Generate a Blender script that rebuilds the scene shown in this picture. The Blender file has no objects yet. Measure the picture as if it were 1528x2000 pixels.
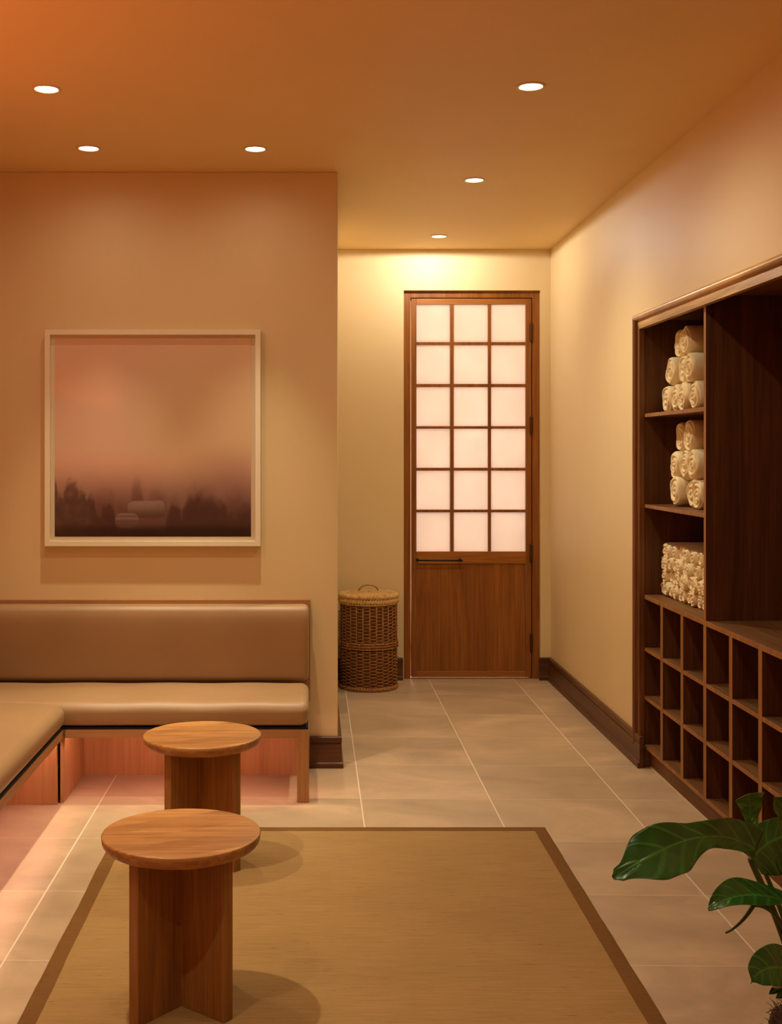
import bpy, bmesh, math, random
from mathutils import Vector, Matrix, noise as mnoise
random.seed(7)
D = bpy.data
C = bpy.context.scene.collection
PI = math.pi

# ------------------------------------------------------------------ camera
FPX = 2350.0           # focal length in pixels of the 1528x2000 frame
CAMH = 1.55
H = 2.924              # ceiling height
VPX, VPY = 610.0, 882.0
cam = D.cameras.new('camera')
cam.sensor_fit = 'VERTICAL'
cam.sensor_height = 36.0
cam.lens = FPX / 2000.0 * 36.0
cam.shift_x = (764.0 - VPX) / 2000.0
cam.shift_y = -(1000.0 - VPY) / 2000.0
cam.clip_start = 0.05
camo = D.objects.new('camera', cam)
C.objects.link(camo)
camo.location = (0, 0, CAMH)
camo.rotation_euler = (PI / 2, 0, 0)
bpy.context.scene.camera = camo

# ------------------------------------------------------------------ exposure, world
vs = bpy.context.scene.view_settings
vs.view_transform = 'Standard'
vs.look = 'None'
vs.exposure = 0.13
vs.gamma = 1.0
vs.use_curve_mapping = False
w = D.worlds.new('world')
bpy.context.scene.world = w
w.use_nodes = True
w.node_tree.nodes['Background'].inputs[0].default_value = (1.0, 0.6, 0.3, 1)
w.node_tree.nodes['Background'].inputs[1].default_value = 0.0

# lamp settings ---------------------------------------------------------------
DOWN_COL = (1.0, 0.89, 0.62)
HALL_COL = (1.0, 0.95, 0.72)
# x, y, watts, cone degrees, blend, colour, drop below the ceiling, watts of the wide spill around the beam
DOWNLIGHTS = [
    (-1.006, 4.554, 76, 64, 1.0, DOWN_COL, 0.012, 17),
    (-1.012, 5.445, 92, 54, 1.0, DOWN_COL, 0.012, 4),
    (-0.258, 5.454, 92, 54, 1.0, DOWN_COL, 0.012, 4),
    (0.822, 4.522, 35, 168, 1.0, DOWN_COL, 0.012, 0),
    (0.820, 6.081, 74, 140, 1.0, HALL_COL, 0.012, 0),
    (0.809, 7.670, 21, 180, 0.05, (1.0, 0.95, 0.84), 0.028, 0),
    (-1.006, 3.65, 110, 84, 1.0, DOWN_COL, 0.012, 10),
    (0.822, 2.96, 20, 150, 1.0, DOWN_COL, 0.012, 0),
    (-1.006, 2.00, 55, 110, 1.0, DOWN_COL, 0.012, 0),
    (0.822, 1.40, 22, 150, 1.0, DOWN_COL, 0.012, 0),
]
LENS_EMIT = 14.0


def add_light(name, kind, loc, energy, color, rot=(0, 0, 0), **kw):
    l = D.lights.new(name, kind)
    l.energy = energy
    l.color = color
    for k, v in kw.items():
        setattr(l, k, v)
    o = D.objects.new(name, l)
    o.location = loc
    o.rotation_euler = rot
    C.objects.link(o)
    return o


# coral light added to tint the ceiling, no fixture, out of the picture
add_light('added_coral_fill', 'AREA', (-1.58, 2.6, 1.9), 12, (1.0, 0.28, 0.11), rot=(math.radians(180), 0, 0), shape='RECTANGLE', size=0.15, size_y=3.0)
# light of the room beyond the frosted door
add_light('corridor_light', 'AREA', (1.09, 9.3, 1.60), 58, (1.0, 0.84, 0.75), rot=(-PI / 2, 0, 0), shape='RECTANGLE', size=1.3, size_y=2.6)


# ------------------------------------------------------------------ helpers
def P(px, py, Y):
    return Vector(((px - VPX) * Y / FPX, Y, CAMH - (py - VPY) * Y / FPX))


def empty(name, loc, label=None, cat=None, group=None, kind=None):
    o = D.objects.new(name, None)
    o.empty_display_size = 0.1
    o.location = loc
    C.objects.link(o)
    tag(o, label, cat, group, kind)
    return o


def tag(o, label=None, cat=None, group=None, kind=None):
    if label: o['label'] = label
    if cat: o['category'] = cat
    if group: o['group'] = group
    if kind: o['kind'] = kind
    return o


def mk(name, bm, mat, parent=None, origin=None, smooth=False, bevel=0.0, seg=2, angle=35):
    """bm is in world coordinates; the object is placed at origin or under its parent (an unrotated chain)."""
    base = Vector((0, 0, 0))
    if parent is not None:
        p = parent
        while p is not None:
            base += p.location
            p = p.parent
    off = Vector(origin) if origin is not None else (Vector((0, 0, 0)))
    if parent is None:
        base = off
        loc = off
    else:
        loc = Vector((0, 0, 0))
    bmesh.ops.translate(bm, verts=bm.verts, vec=-base)
    bmesh.ops.recalc_face_normals(bm, faces=bm.faces)
    me = D.meshes.new(name)
    bm.to_mesh(me)
    bm.free()
    if mat is not None:
        me.materials.append(mat)
    for p in me.polygons:
        p.use_smooth = smooth or bevel > 0
    o = D.objects.new(name, me)
    o.location = loc
    C.objects.link(o)
    if parent is not None:
        o.parent = parent
    if bevel > 0:
        b = o.modifiers.new('bevel', 'BEVEL')
        b.width = bevel
        b.segments = seg
        b.limit_method = 'ANGLE'
        b.angle_limit = math.radians(angle)
        b.harden_normals = True
    return o


def box(bm, x0, x1, y0, y1, z0, z1):
    vs_ = [bm.verts.new(p) for p in ((x0, y0, z0), (x1, y0, z0), (x1, y1, z0), (x0, y1, z0), (x0, y0, z1), (x1, y0, z1), (x1, y1, z1), (x0, y1, z1))]
    for f in ((0, 3, 2, 1), (4, 5, 6, 7), (0, 1, 5, 4), (1, 2, 6, 5), (2, 3, 7, 6), (3, 0, 4, 7)):
        bm.faces.new([vs_[i] for i in f])
    return vs_


def B(*boxes):
    bm = bmesh.new()
    for b in boxes:
        box(bm, *b)
    return bm


def prism(bm, prof, a0, a1, axis, f0=None, f1=None):
    f0 = f0 or [0] * len(prof)
    f1 = f1 or [0] * len(prof)
    """extrude closed profile (list of 2D points) from a0 to a1 along axis 'X' / 'Y' / 'Z'."""
    def pt(u, v, a):
        return {'X': (a, u, v), 'Y': (u, a, v), 'Z': (u, v, a)}[axis]
    A = [bm.verts.new(pt(u, v, a0 + e)) for (u, v), e in zip(prof, f0)]
    Bv = [bm.verts.new(pt(u, v, a1 + e)) for (u, v), e in zip(prof, f1)]
    n = len(prof)
    bm.faces.new(A)
    bm.faces.new(Bv[::-1])
    for i in range(n):
        bm.faces.new((A[i], A[(i + 1) % n], Bv[(i + 1) % n], Bv[i]))


def lathe(bm, prof, n=48, cx=0, cy=0):
    rings = []
    for r, z in prof:
        if r < 1e-6:
            rings.append([bm.verts.new((cx, cy, z))])
        else:
            rings.append([bm.verts.new((cx + r * math.cos(2 * PI * i / n), cy + r * math.sin(2 * PI * i / n), z)) for i in range(n)])
    for a, b in zip(rings[:-1], rings[1:]):
        if len(a) == 1 and len(b) == 1:
            continue
        for i in range(n):
            j = (i + 1) % n
            if len(a) == 1:
                bm.faces.new((a[0], b[i], b[j]))
            elif len(b) == 1:
                bm.faces.new((a[i], a[j], b[0]))
            else:
                bm.faces.new((a[i], a[j], b[j], b[i]))


def tube(bm, pts, rad, n=8, closed=False, cap=True):
    pts = [Vector(p) for p in pts]
    m = len(pts)
    rs = rad if isinstance(rad, (list, tuple)) else [rad] * m
    rings = []
    up = None
    for i, p in enumerate(pts):
        if closed:
            t = pts[(i + 1) % m] - pts[i - 1]
        else:
            t = pts[min(i + 1, m - 1)] - pts[max(i - 1, 0)]
        t.normalize()
        if up is None:
            up = Vector((0, 0, 1)) if abs(t.z) < 0.9 else Vector((1, 0, 0))
        a = t.cross(up)
        if a.length < 1e-5:
            a = t.cross(Vector((1, 0.3, 0)))
        a.normalize()
        b = a.cross(t).normalized()
        up = b
        rings.append([bm.verts.new(p + (a * math.cos(2 * PI * k / n) + b * math.sin(2 * PI * k / n)) * rs[i]) for k in range(n)])
    rng = range(m if closed else m - 1)
    for i in rng:
        A, Bv = rings[i], rings[(i + 1) % m]
        for k in range(n):
            bm.faces.new((A[k], A[(k + 1) % n], Bv[(k + 1) % n], Bv[k]))
    if cap and not closed:
        bm.faces.new(rings[0][::-1])
        bm.faces.new(rings[-1])


def axis_list(a, b, r, n, m):
    L = [a + r * i / n for i in range(n)]
    L += [a + r + (b - a - 2 * r) * i / m for i in range(m + 1)]
    L += [b - r + r * (i + 1) / n for i in range(n)]
    return L


def sstep(a, b, x):
    t = min(max((x - a) / (b - a), 0), 1)
    return t * t * (3 - 2 * t)


def rbox(bm, x0, x1, y0, y1, z0, z1, r, n=5, m=(16, 8, 2), puff=None):
    """rounded box made of a surface lattice; puff(x,y,z,normal)->offset vector."""
    ax = [axis_list(x0, x1, r, n, m[0]), axis_list(y0, y1, r, n, m[1]), axis_list(z0, z1, r, n, m[2])]
    N = [len(a) - 1 for a in ax]
    V = {}

    def vert(i, j, k):
        key = (i, j, k)
        if key in V:
            return V[key]
        v = Vector((ax[0][i], ax[1][j], ax[2][k]))
        p = Vector((min(max(v.x, x0 + r), x1 - r), min(max(v.y, y0 + r), y1 - r), min(max(v.z, z0 + r), z1 - r)))
        d = v - p
        if d.length > 1e-9:
            d.normalize()
            q = p + d * r
        else:
            q = v
            d = Vector((0, 0, 0))
        if puff:
            q = q + puff(q, d)
        V[key] = bm.verts.new(q)
        return V[key]
    for a, b, c in ((0, 1, 2), (1, 2, 0), (2, 0, 1)):
        for side in (0, N[c]):
            for i in range(N[a]):
                for j in range(N[b]):
                    q = []
                    for (di, dj) in ((0, 0), (1, 0), (1, 1), (0, 1)):
                        idx = [0, 0, 0]
                        idx[a] = i + di
                        idx[b] = j + dj
                        idx[c] = side
                        q.append(vert(*idx))
                    if len(set(q)) == 4:
                        bm.faces.new(q)


# ------------------------------------------------------------------ materials
def new_mat(name):
    m = D.materials.new(name)
    m.use_nodes = True
    nt = m.node_tree
    bs = nt.nodes['Principled BSDF']
    return m, nt, bs


def node(nt, typ, **kw):
    n = nt.nodes.new(typ)
    for k, v in kw.items():
        if k.startswith('in_'):
            key = k[3:]
            n.inputs[int(key) if key.isdigit() else key.replace('_', ' ')].default_value = v
        else:
            setattr(n, k, v)
    return n


def ramp(nt, fac, stops):
    r = nt.nodes.new('ShaderNodeValToRGB')
    e = r.color_ramp.elements
    while len(e) < len(stops):
        e.new(0.5)
    for i, (p, c) in enumerate(stops):
        e[i].position = p
        e[i].color = (*c, 1)
    nt.links.new(fac, r.inputs[0])
    return r


def coords(nt, scale, rot=(0, 0, 0), loc=(0, 0, 0), which='Object'):
    tc = nt.nodes.new('ShaderNodeTexCoord')
    mp = nt.nodes.new('ShaderNodeMapping')
    mp.inputs['Scale'].default_value = scale
    mp.inputs['Rotation'].default_value = rot
    mp.inputs['Location'].default_value = loc
    nt.links.new(tc.outputs[which], mp.inputs[0])
    return mp.outputs[0]


def bump(nt, bs, height, strength, dist=0.01):
    b = nt.nodes.new('ShaderNodeBump')
    b.inputs['Strength'].default_value = strength
    b.inputs['Distance'].default_value = dist
    nt.links.new(height, b.inputs['Height'])
    nt.links.new(b.outputs[0], bs.inputs['Normal'])


def mul(c, f):
    return tuple(x * f for x in c)


def mat_wood(name, dark, light, axis='Z', rough=0.45, cross=9.0, plank=0.0, plank_axis='X', rot=(0, 0, 0), spec=0.35, contrast=1.0, pores=0.70):
    m, nt, bs = new_mat(name)
    L = nt.links.new
    sc = [cross, cross, cross]
    sc['XYZ'.index(axis)] = cross * 0.07
    vec = coords(nt, sc, rot)
    if plank > 0:
        pv = coords(nt, (1, 1, 1), rot)
        sep = node(nt, 'ShaderNodeSeparateXYZ')
        L(pv, sep.inputs[0])
        dv = node(nt, 'ShaderNodeMath', operation='DIVIDE', in_1=plank)
        L(sep.outputs[plank_axis], dv.inputs[0])
        fl = node(nt, 'ShaderNodeMath', operation='FLOOR')
        L(dv.outputs[0], fl.inputs[0])
        wn = node(nt, 'ShaderNodeTexWhiteNoise', noise_dimensions='1D')
        L(fl.outputs[0], wn.inputs['W'])
        ad = node(nt, 'ShaderNodeVectorMath', operation='MULTIPLY_ADD')
        ad.inputs[1].default_value = (9, 9, 9)
        L(wn.outputs['Color'], ad.inputs[0])
        L(vec, ad.inputs[2])
        vec = ad.outputs[0]
    n1 = node(nt, 'ShaderNodeTexNoise', in_Scale=1.0, in_Detail=6.0, in_Roughness=0.6, in_Distortion=1.2)
    L(vec, n1.inputs['Vector'])
    mid = tuple((a + b) / 2 for a, b in zip(dark, light))
    lo, hi = 0.5 - 0.18 / contrast, 0.5 + 0.18 / contrast
    r1 = ramp(nt, n1.outputs['Fac'], [(lo, dark), (0.5, mid), (hi, light)])
    sc2 = [s * 11 for s in sc]
    sc2['XYZ'.index(axis)] = cross * 0.25
    vec2 = coords(nt, sc2, rot)
    n2 = node(nt, 'ShaderNodeTexNoise', in_Scale=1.0, in_Detail=3.0, in_Roughness=0.6)
    L(vec2, n2.inputs['Vector'])
    r2 = ramp(nt, n2.outputs['Fac'], [(0.35, (pores + 0.02, pores, pores - 0.02)), (0.6, (1, 1, 1))])
    mx = node(nt, 'ShaderNodeMix', data_type='RGBA', blend_type='MULTIPLY')
    mx.inputs[0].default_value = 1.0
    L(r1.outputs[0], mx.inputs[6])
    L(r2.outputs[0], mx.inputs[7])
    out = mx.outputs[2]
    if plank > 0:
        rp = ramp(nt, wn.outputs['Value'], [(0.0, (0.74, 0.68, 0.62)), (1.0, (1.12, 1.1, 1.08))])
        mx2 = node(nt, 'ShaderNodeMix', data_type='RGBA', blend_type='MULTIPLY')
        mx2.inputs[0].default_value = 1.0
        L(out, mx2.inputs[6])
        L(rp.outputs[0], mx2.inputs[7])
        out = mx2.outputs[2]
    L(out, bs.inputs['Base Color'])
    bs.inputs['Roughness'].default_value = rough
    bs.inputs['Specular IOR Level'].default_value = spec
    bump(nt, bs, n2.outputs['Fac'], 0.12, 0.002)
    return m


def mat_plain(name, col, rough=0.5, metal=0.0, var=0.0, scale=20.0, bmp=0.0, spec=0.5):
    m, nt, bs = new_mat(name)
    n = node(nt, 'ShaderNodeTexNoise', in_Scale=scale, in_Detail=4.0)
    nt.links.new(coords(nt, (1, 1, 1)), n.inputs['Vector'])
    r = ramp(nt, n.outputs['Fac'], [(0.3, mul(col, 1 - var)), (0.7, mul(col, 1 + var))])
    nt.links.new(r.outputs[0], bs.inputs['Base Color'])
    bs.inputs['Roughness'].default_value = rough
    bs.inputs['Metallic'].default_value = metal
    bs.inputs['Specular IOR Level'].default_value = spec
    if bmp:
        bump(nt, bs, n.outputs['Fac'], bmp, 0.004)
    return m


WALL = (0.80, 0.615, 0.335)


def mat_plaster(name, col, rough=0.42, spec=0.4):
    m, nt, bs = new_mat(name)
    L = nt.links.new
    n = node(nt, 'ShaderNodeTexNoise', in_Scale=1.6, in_Detail=5.0, in_Roughness=0.55)
    L(coords(nt, (1, 1, 0.5)), n.inputs['Vector'])
    r = ramp(nt, n.outputs['Fac'], [(0.3, mul(col, 0.97)), (0.7, mul(col, 1.02))])
    L(r.outputs[0], bs.inputs['Base Color'])
    rr = node(nt, 'ShaderNodeMapRange')
    rr.inputs[3].default_value = rough - 0.04
    rr.inputs[4].default_value = rough + 0.06
    L(n.outputs['Fac'], rr.inputs[0])
    L(rr.outputs[0], bs.inputs['Roughness'])
    bs.inputs['Specular IOR Level'].default_value = spec
    n2 = node(nt, 'ShaderNodeTexNoise', in_Scale=60.0, in_Detail=3.0)
    L(coords(nt, (1, 1, 0.35)), n2.inputs['Vector'])
    bump(nt, bs, n2.outputs['Fac'], 0.05, 0.003)
    return m


M = {}
M['wall'] = mat_plaster('wall_plaster', WALL, rough=0.5)
M['ceiling'] = mat_plaster('ceiling_plaster', (0.84, 0.60, 0.28), rough=0.55, spec=0.25)
M['terracotta'] = mat_plaster('terracotta_plaster', (0.82, 0.38, 0.18), rough=0.6, spec=0.2)
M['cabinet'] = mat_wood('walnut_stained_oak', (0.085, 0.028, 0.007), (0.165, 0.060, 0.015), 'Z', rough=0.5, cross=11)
M['cabinet_y'] = mat_wood('walnut_stained_oak_boards', (0.13, 0.050, 0.013), (0.25, 0.105, 0.030), 'Y', rough=0.5, cross=11)  # panel wood toned lighter for the light on the shelf boards
M['cabinet_lit_edge'] = mat_wood('walnut_oak_lit_edge', (0.30, 0.125, 0.035), (0.44, 0.20, 0.06), 'Z', rough=0.45, cross=10)  # same cabinet wood, lightened for lamplight on the room-facing edges
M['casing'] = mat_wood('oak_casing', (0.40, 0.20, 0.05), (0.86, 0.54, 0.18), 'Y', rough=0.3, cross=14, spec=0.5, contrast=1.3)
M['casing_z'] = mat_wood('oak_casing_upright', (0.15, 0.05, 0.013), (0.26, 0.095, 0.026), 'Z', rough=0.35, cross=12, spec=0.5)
M['door'] = mat_wood('door_oak', (0.24, 0.076, 0.011), (0.40, 0.140, 0.023), 'Z', rough=0.42, cross=10)
M['door_h'] = mat_wood('door_oak_rails', (0.32, 0.105, 0.017), (0.53, 0.20, 0.036), 'X', rough=0.42, cross=10)
M['base'] = mat_wood('dark_skirting', (0.085, 0.03, 0.01), (0.16, 0.062, 0.022), 'Y', rough=0.4, cross=12)
M['base_x'] = mat_wood('dark_skirting_across', (0.085, 0.03, 0.01), (0.16, 0.062, 0.022), 'X', rough=0.4, cross=12)
M['bench'] = mat_wood('honey_oak', (0.43, 0.20, 0.078), (0.54, 0.27, 0.11), 'Z', rough=0.45, cross=12, pores=0.86)
M['bench_x'] = mat_wood('honey_oak_rail', (0.43, 0.20, 0.078), (0.54, 0.27, 0.11), 'X', rough=0.45, cross=12, pores=0.86)
M['bench_y'] = mat_wood('honey_oak_rail_long', (0.43, 0.20, 0.078), (0.54, 0.27, 0.11), 'Y', rough=0.45, cross=12, pores=0.86)
M['stool_top'] = mat_wood('teak_top', (0.42, 0.18, 0.05), (0.74, 0.38, 0.125), 'X', rough=0.4, cross=9, plank=0.065, plank_axis='Y', rot=(0, 0, math.radians(-28)), spec=0.4)
M['stool_base'] = mat_wood('teak_base', (0.34, 0.155, 0.038), (0.60, 0.30, 0.082), 'Z', rough=0.4, cross=10, plank=0.075, plank_axis='X', spec=0.4)
M['white'] = mat_plain('white_lacquer', (0.92, 0.80, 0.58), rough=0.4)
M['trim'] = mat_plain('lamp_trim', (0.75, 0.52, 0.27), rough=0.35)
M['black'] = mat_plain('blackened_steel', (0.02, 0.015, 0.012), rough=0.4, metal=0.6)
M['bronze'] = mat_plain('bronze_hinge', (0.10, 0.04, 0.02), rough=0.4, metal=0.7)
M['gap'] = mat_plain('gap_black', (0.012, 0.010, 0.010), rough=0.9)  # plain black for the board showing in the gap under the cushions


def mat_emit(name, col, s):
    m = D.materials.new(name)
    m.use_nodes = True
    nt = m.node_tree
    nt.nodes.clear()
    e = node(nt, 'ShaderNodeEmission')
    e.inputs[0].default_value = (*col, 1)
    e.inputs[1].default_value = s
    o = node(nt, 'ShaderNodeOutputMaterial')
    nt.links.new(e.outputs[0], o.inputs[0])
    return m


M['lens'] = mat_emit('lamp_lens', (1.0, 0.9, 0.78), LENS_EMIT)
M['led'] = mat_emit('pink_led_strip', (1.0, 0.50, 0.40), 42.0)


def mat_floor():
    m, nt, bs = new_mat('floor_tiles')
    L = nt.links.new
    S = 0.5775
    tc = node(nt, 'ShaderNodeTexCoord')
    sep = node(nt, 'ShaderNodeSeparateXYZ')
    L(tc.outputs['Object'], sep.inputs[0])
    # world coordinates (the floor has its origin at 0,0,0); rows run very slightly askew
    sk = node(nt, 'ShaderNodeMath', operation='MULTIPLY', in_1=0.02)
    L(sep.outputs['X'], sk.inputs[0])
    yy = node(nt, 'ShaderNodeMath', operation='ADD')
    L(sep.outputs['Y'], yy.inputs[0])
    L(sk.outputs[0], yy.inputs[1])
    ids = []
    masks = []
    for src, off, wid in ((sep.outputs['X'], 0.2165, 0.0028), (yy.outputs[0], 0.746 + 0.016, 0.0021)):
        a = node(nt, 'ShaderNodeMath', operation='SUBTRACT', in_1=off)
        L(src, a.inputs[0])
        d = node(nt, 'ShaderNodeMath', operation='DIVIDE', in_1=S)
        L(a.outputs[0], d.inputs[0])
        r = node(nt, 'ShaderNodeMath', operation='ROUND')
        L(d.outputs[0], r.inputs[0])
        df = node(nt, 'ShaderNodeMath', operation='SUBTRACT')
        L(d.outputs[0], df.inputs[0])
        L(r.outputs[0], df.inputs[1])
        ab = node(nt, 'ShaderNodeMath', operation='ABSOLUTE')
        L(df.outputs[0], ab.inputs[0])
        lt = node(nt, 'ShaderNodeMath', operation='LESS_THAN', in_1=wid / S)
        L(ab.outputs[0], lt.inputs[0])
        masks.append(lt.outputs[0])
        f = node(nt, 'ShaderNodeMath', operation='FLOOR')
        L(d.outputs[0], f.inputs[0])
        ids.append(f.outputs[0])
    cmb = node(nt, 'ShaderNodeCombineXYZ')
    L(ids[0], cmb.inputs[0])
    L(ids[1], cmb.inputs[1])
    wn = node(nt, 'ShaderNodeTexWhiteNoise', noise_dimensions='3D')
    L(cmb.outputs[0], wn.inputs['Vector'])
    ofs = node(nt, 'ShaderNodeVectorMath', operation='MULTIPLY_ADD')
    ofs.inputs[1].default_value = (17, 17, 17)
    L(wn.outputs['Color'], ofs.inputs[0])
    mp = node(nt, 'ShaderNodeMapping')
    mp.inputs['Scale'].default_value = (1.0, 1.7, 1.0)
    L(tc.outputs['Object'], mp.inputs[0])
    L(mp.outputs[0], ofs.inputs[2])
    n1 = node(nt, 'ShaderNodeTexNoise', in_Scale=1.5, in_Detail=7.0, in_Roughness=0.62, in_Distortion=0.6)
    L(ofs.outputs[0], n1.inputs['Vector'])
    base = (0.52, 0.36, 0.215)
    r1 = ramp(nt, n1.outputs['Fac'], [(0.30, mul(base, 0.78)), (0.5, mul(base, 0.96)), (0.70, mul(base, 1.24))])
    rt = ramp(nt, wn.outputs['Value'], [(0, (0.95, 0.95, 0.96)), (1, (1.04, 1.04, 1.03))])
    mx = node(nt, 'ShaderNodeMix', data_type='RGBA', blend_type='MULTIPLY')
    mx.inputs[0].default_value = 1
    L(r1.outputs[0], mx.inputs[6])
    L(rt.outputs[0], mx.inputs[7])
    mg = node(nt, 'ShaderNodeMix', data_type='RGBA')
    L(masks[1], mg.inputs[0])
    L(mx.outputs[2], mg.inputs[6])
    mg.inputs[7].default_value = (0.68, 0.52, 0.36, 1)
    mh = node(nt, 'ShaderNodeMix', data_type='RGBA')
    L(masks[0], mh.inputs[0])
    L(mg.outputs[2], mh.inputs[6])
    mh.inputs[7].default_value = (0.80, 0.64, 0.46, 1)
    L(mh.outputs[2], bs.inputs['Base Color'])
    rg = node(nt, 'ShaderNodeMapRange')
    rg.inputs[3].default_value = 0.38
    rg.inputs[4].default_value = 0.55
    L(n1.outputs['Fac'], rg.inputs[0])
    L(rg.outputs[0], bs.inputs['Roughness'])
    bs.inputs['Specular IOR Level'].default_value = 0.4
    bump(nt, bs, n1.outputs['Fac'], 0.04, 0.004)
    return m


M['floor'] = mat_floor()


def mat_rug(name, col, streak):
    m, nt, bs = new_mat(name)
    L = nt.links.new
    n1 = node(nt, 'ShaderNodeTexNoise', in_Scale=1.0, in_Detail=4.0, in_Roughness=0.6)
    L(coords(nt, (6, 130, 1)), n1.inputs['Vector'])
    n2 = node(nt, 'ShaderNodeTexNoise', in_Scale=1.0, in_Detail=2.0)
    L(coords(nt, (18, 240, 1)), n2.inputs['Vector'])
    n3 = node(nt, 'ShaderNodeTexNoise', in_Scale=2.2, in_Detail=2.0)
    L(coords(nt, (1, 1.5, 1)), n3.inputs['Vector'])
    r1 = ramp(nt, n1.outputs['Fac'], [(0.25, mul(col, 1 - streak)), (0.5, col), (0.75, mul(col, 1 + streak * 0.7))])
    r2 = ramp(nt, n2.outputs['Fac'], [(0.24, (0.42, 0.36, 0.3)), (0.34, (1, 1, 1))])
    r3 = ramp(nt, n3.outputs['Fac'], [(0.3, (0.93, 0.93, 0.93)), (0.7, (1.05, 1.05, 1.05))])
    mx = node(nt, 'ShaderNodeMix', data_type='RGBA', blend_type='MULTIPLY')
    mx.inputs[0].default_value = 1
    L(r1.outputs[0], mx.inputs[6])
    L(r2.outputs[0], mx.inputs[7])
    mx2 = node(nt, 'ShaderNodeMix', data_type='RGBA', blend_type='MULTIPLY')
    mx2.inputs[0].default_value = 1
    L(mx.outputs[2], mx2.inputs[6])
    L(r3.outputs[0], mx2.inputs[7])
    L(mx2.outputs[2], bs.inputs['Base Color'])
    bs.inputs['Roughness'].default_value = 0.95
    bs.inputs['Specular IOR Level'].default_value = 0.1
    wv = node(nt, 'ShaderNodeTexWave', wave_type='BANDS', bands_direction='Y', in_Scale=40.0, in_Distortion=1.5)
    L(coords(nt, (1, 1, 1)), wv.inputs['Vector'])
    bump(nt, bs, wv.outputs['Fac'], 0.35, 0.003)
    return m


M['rug'] = mat_rug('jute_rug', (0.38, 0.225, 0.085), 0.16)
M['rug_border'] = mat_rug('jute_border', (0.20, 0.095, 0.028), 0.10)


def mat_leather():
    m, nt, bs = new_mat('tan_leather')
    L = nt.links.new
    v = node(nt, 'ShaderNodeTexVoronoi', in_Scale=420.0)
    L(coords(nt, (1, 1, 1)), v.inputs['Vector'])
    n = node(nt, 'ShaderNodeTexNoise', in_Scale=3.0, in_Detail=3.0)
    L(coords(nt, (1, 1, 1)), n.inputs['Vector'])
    c = (0.39, 0.228, 0.108)
    r = ramp(nt, n.outputs['Fac'], [(0.3, mul(c, 0.95)), (0.7, mul(c, 1.05))])
    L(r.outputs[0], bs.inputs['Base Color'])
    bs.inputs['Roughness'].default_value = 0.42
    bs.inputs['Specular IOR Level'].default_value = 0.45
    bump(nt, bs, v.outputs['Distance'], 0.06, 0.001)
    return m


M['leather'] = mat_leather()


def mat_towel():
    m, nt, bs = new_mat('white_terry')
    L = nt.links.new
    n = node(nt, 'ShaderNodeTexNoise', in_Scale=350.0, in_Detail=2.0)
    L(coords(nt, (1, 1, 1)), n.inputs['Vector'])
    n2 = node(nt, 'ShaderNodeTexNoise', in_Scale=40.0, in_Detail=3.0)
    L(coords(nt, (1, 1, 1)), n2.inputs['Vector'])
    bs.inputs['Base Color'].default_value = (0.90, 0.74, 0.46, 1)
    bs.inputs['Roughness'].default_value = 0.95
    bs.inputs['Specular IOR Level'].default_value = 0.1
    ad = node(nt, 'ShaderNodeMath', operation='ADD')
    L(n.outputs['Fac'], ad.inputs[0])
    L(n2.outputs['Fac'], ad.inputs[1])
    bump(nt, bs, ad.outputs[0], 0.5, 0.004)
    return m


M['towel'] = mat_towel()


def mat_wicker(name, dark, light):
    m, nt, bs = new_mat(name)
    L = nt.links.new
    n = node(nt, 'ShaderNodeTexNoise', in_Scale=55.0, in_Detail=3.0)
    L(coords(nt, (1, 1, 1.6)), n.inputs['Vector'])
    r = ramp(nt, n.outputs['Fac'], [(0.32, dark), (0.68, light)])
    L(r.outputs[0], bs.inputs['Base Color'])
    bs.inputs['Roughness'].default_value = 0.42
    bs.inputs['Specular IOR Level'].default_value = 0.4
    return m


M['wicker'] = mat_wicker('brown_wicker', (0.27, 0.10, 0.027), (0.46, 0.20, 0.055))
M['wicker_rim'] = mat_wicker('honey_wicker', (0.50, 0.27, 0.075), (0.78, 0.48, 0.17))


def mat_leaf(name, c0, c1):
    m, nt, bs = new_mat(name)
    L = nt.links.new
    at = node(nt, 'ShaderNodeAttribute', attribute_name='vein')
    n = node(nt, 'ShaderNodeTexNoise', in_Scale=22.0, in_Detail=3.0)
    L(coords(nt, (1, 1, 1)), n.inputs['Vector'])
    mu = node(nt, 'ShaderNodeMath', operation='MULTIPLY_ADD')
    L(at.outputs['Fac'], mu.inputs[0])
    mu.inputs[1].default_value = 0.45
    sc = node(nt, 'ShaderNodeMath', operation='MULTIPLY', in_1=0.35)
    L(n.outputs['Fac'], sc.inputs[0])
    L(sc.outputs[0], mu.inputs[2])
    r = ramp(nt, mu.outputs[0], [(0.1, c0), (0.9, c1)])
    L(r.outputs[0], bs.inputs['Base Color'])
    bs.inputs['Roughness'].default_value = 0.2
    bs.inputs['Specular IOR Level'].default_value = 0.5
    bump(nt, bs, at.outputs['Fac'], 0.4, 0.004)
    return m


M['leaf'] = mat_leaf('glossy_leaf', (0.010, 0.075, 0.008), (0.09, 0.33, 0.045))
M['leaf_pale'] = mat_leaf('pale_leaf', (0.09, 0.20, 0.02), (0.20, 0.38, 0.06))
M['stem'] = mat_plain('green_stem', (0.05, 0.085, 0.012), rough=0.45, var=0.2)
M['bract'] = mat_plain('white_bract', (0.75, 0.62, 0.48), rough=0.6, var=0.12, scale=60, bmp=0.3)
M['trunk'] = mat_plain('fibrous_trunk', (0.055, 0.03, 0.012), rough=0.95, var=0.7, scale=60, bmp=1.0)
M['pot'] = mat_plain('terracotta_pot', (0.30, 0.13, 0.06), rough=0.8, var=0.15, scale=8)
M['soil'] = mat_plain('soil', (0.03, 0.02, 0.012), rough=1.0, var=0.5, scale=60, bmp=0.8)


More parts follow.
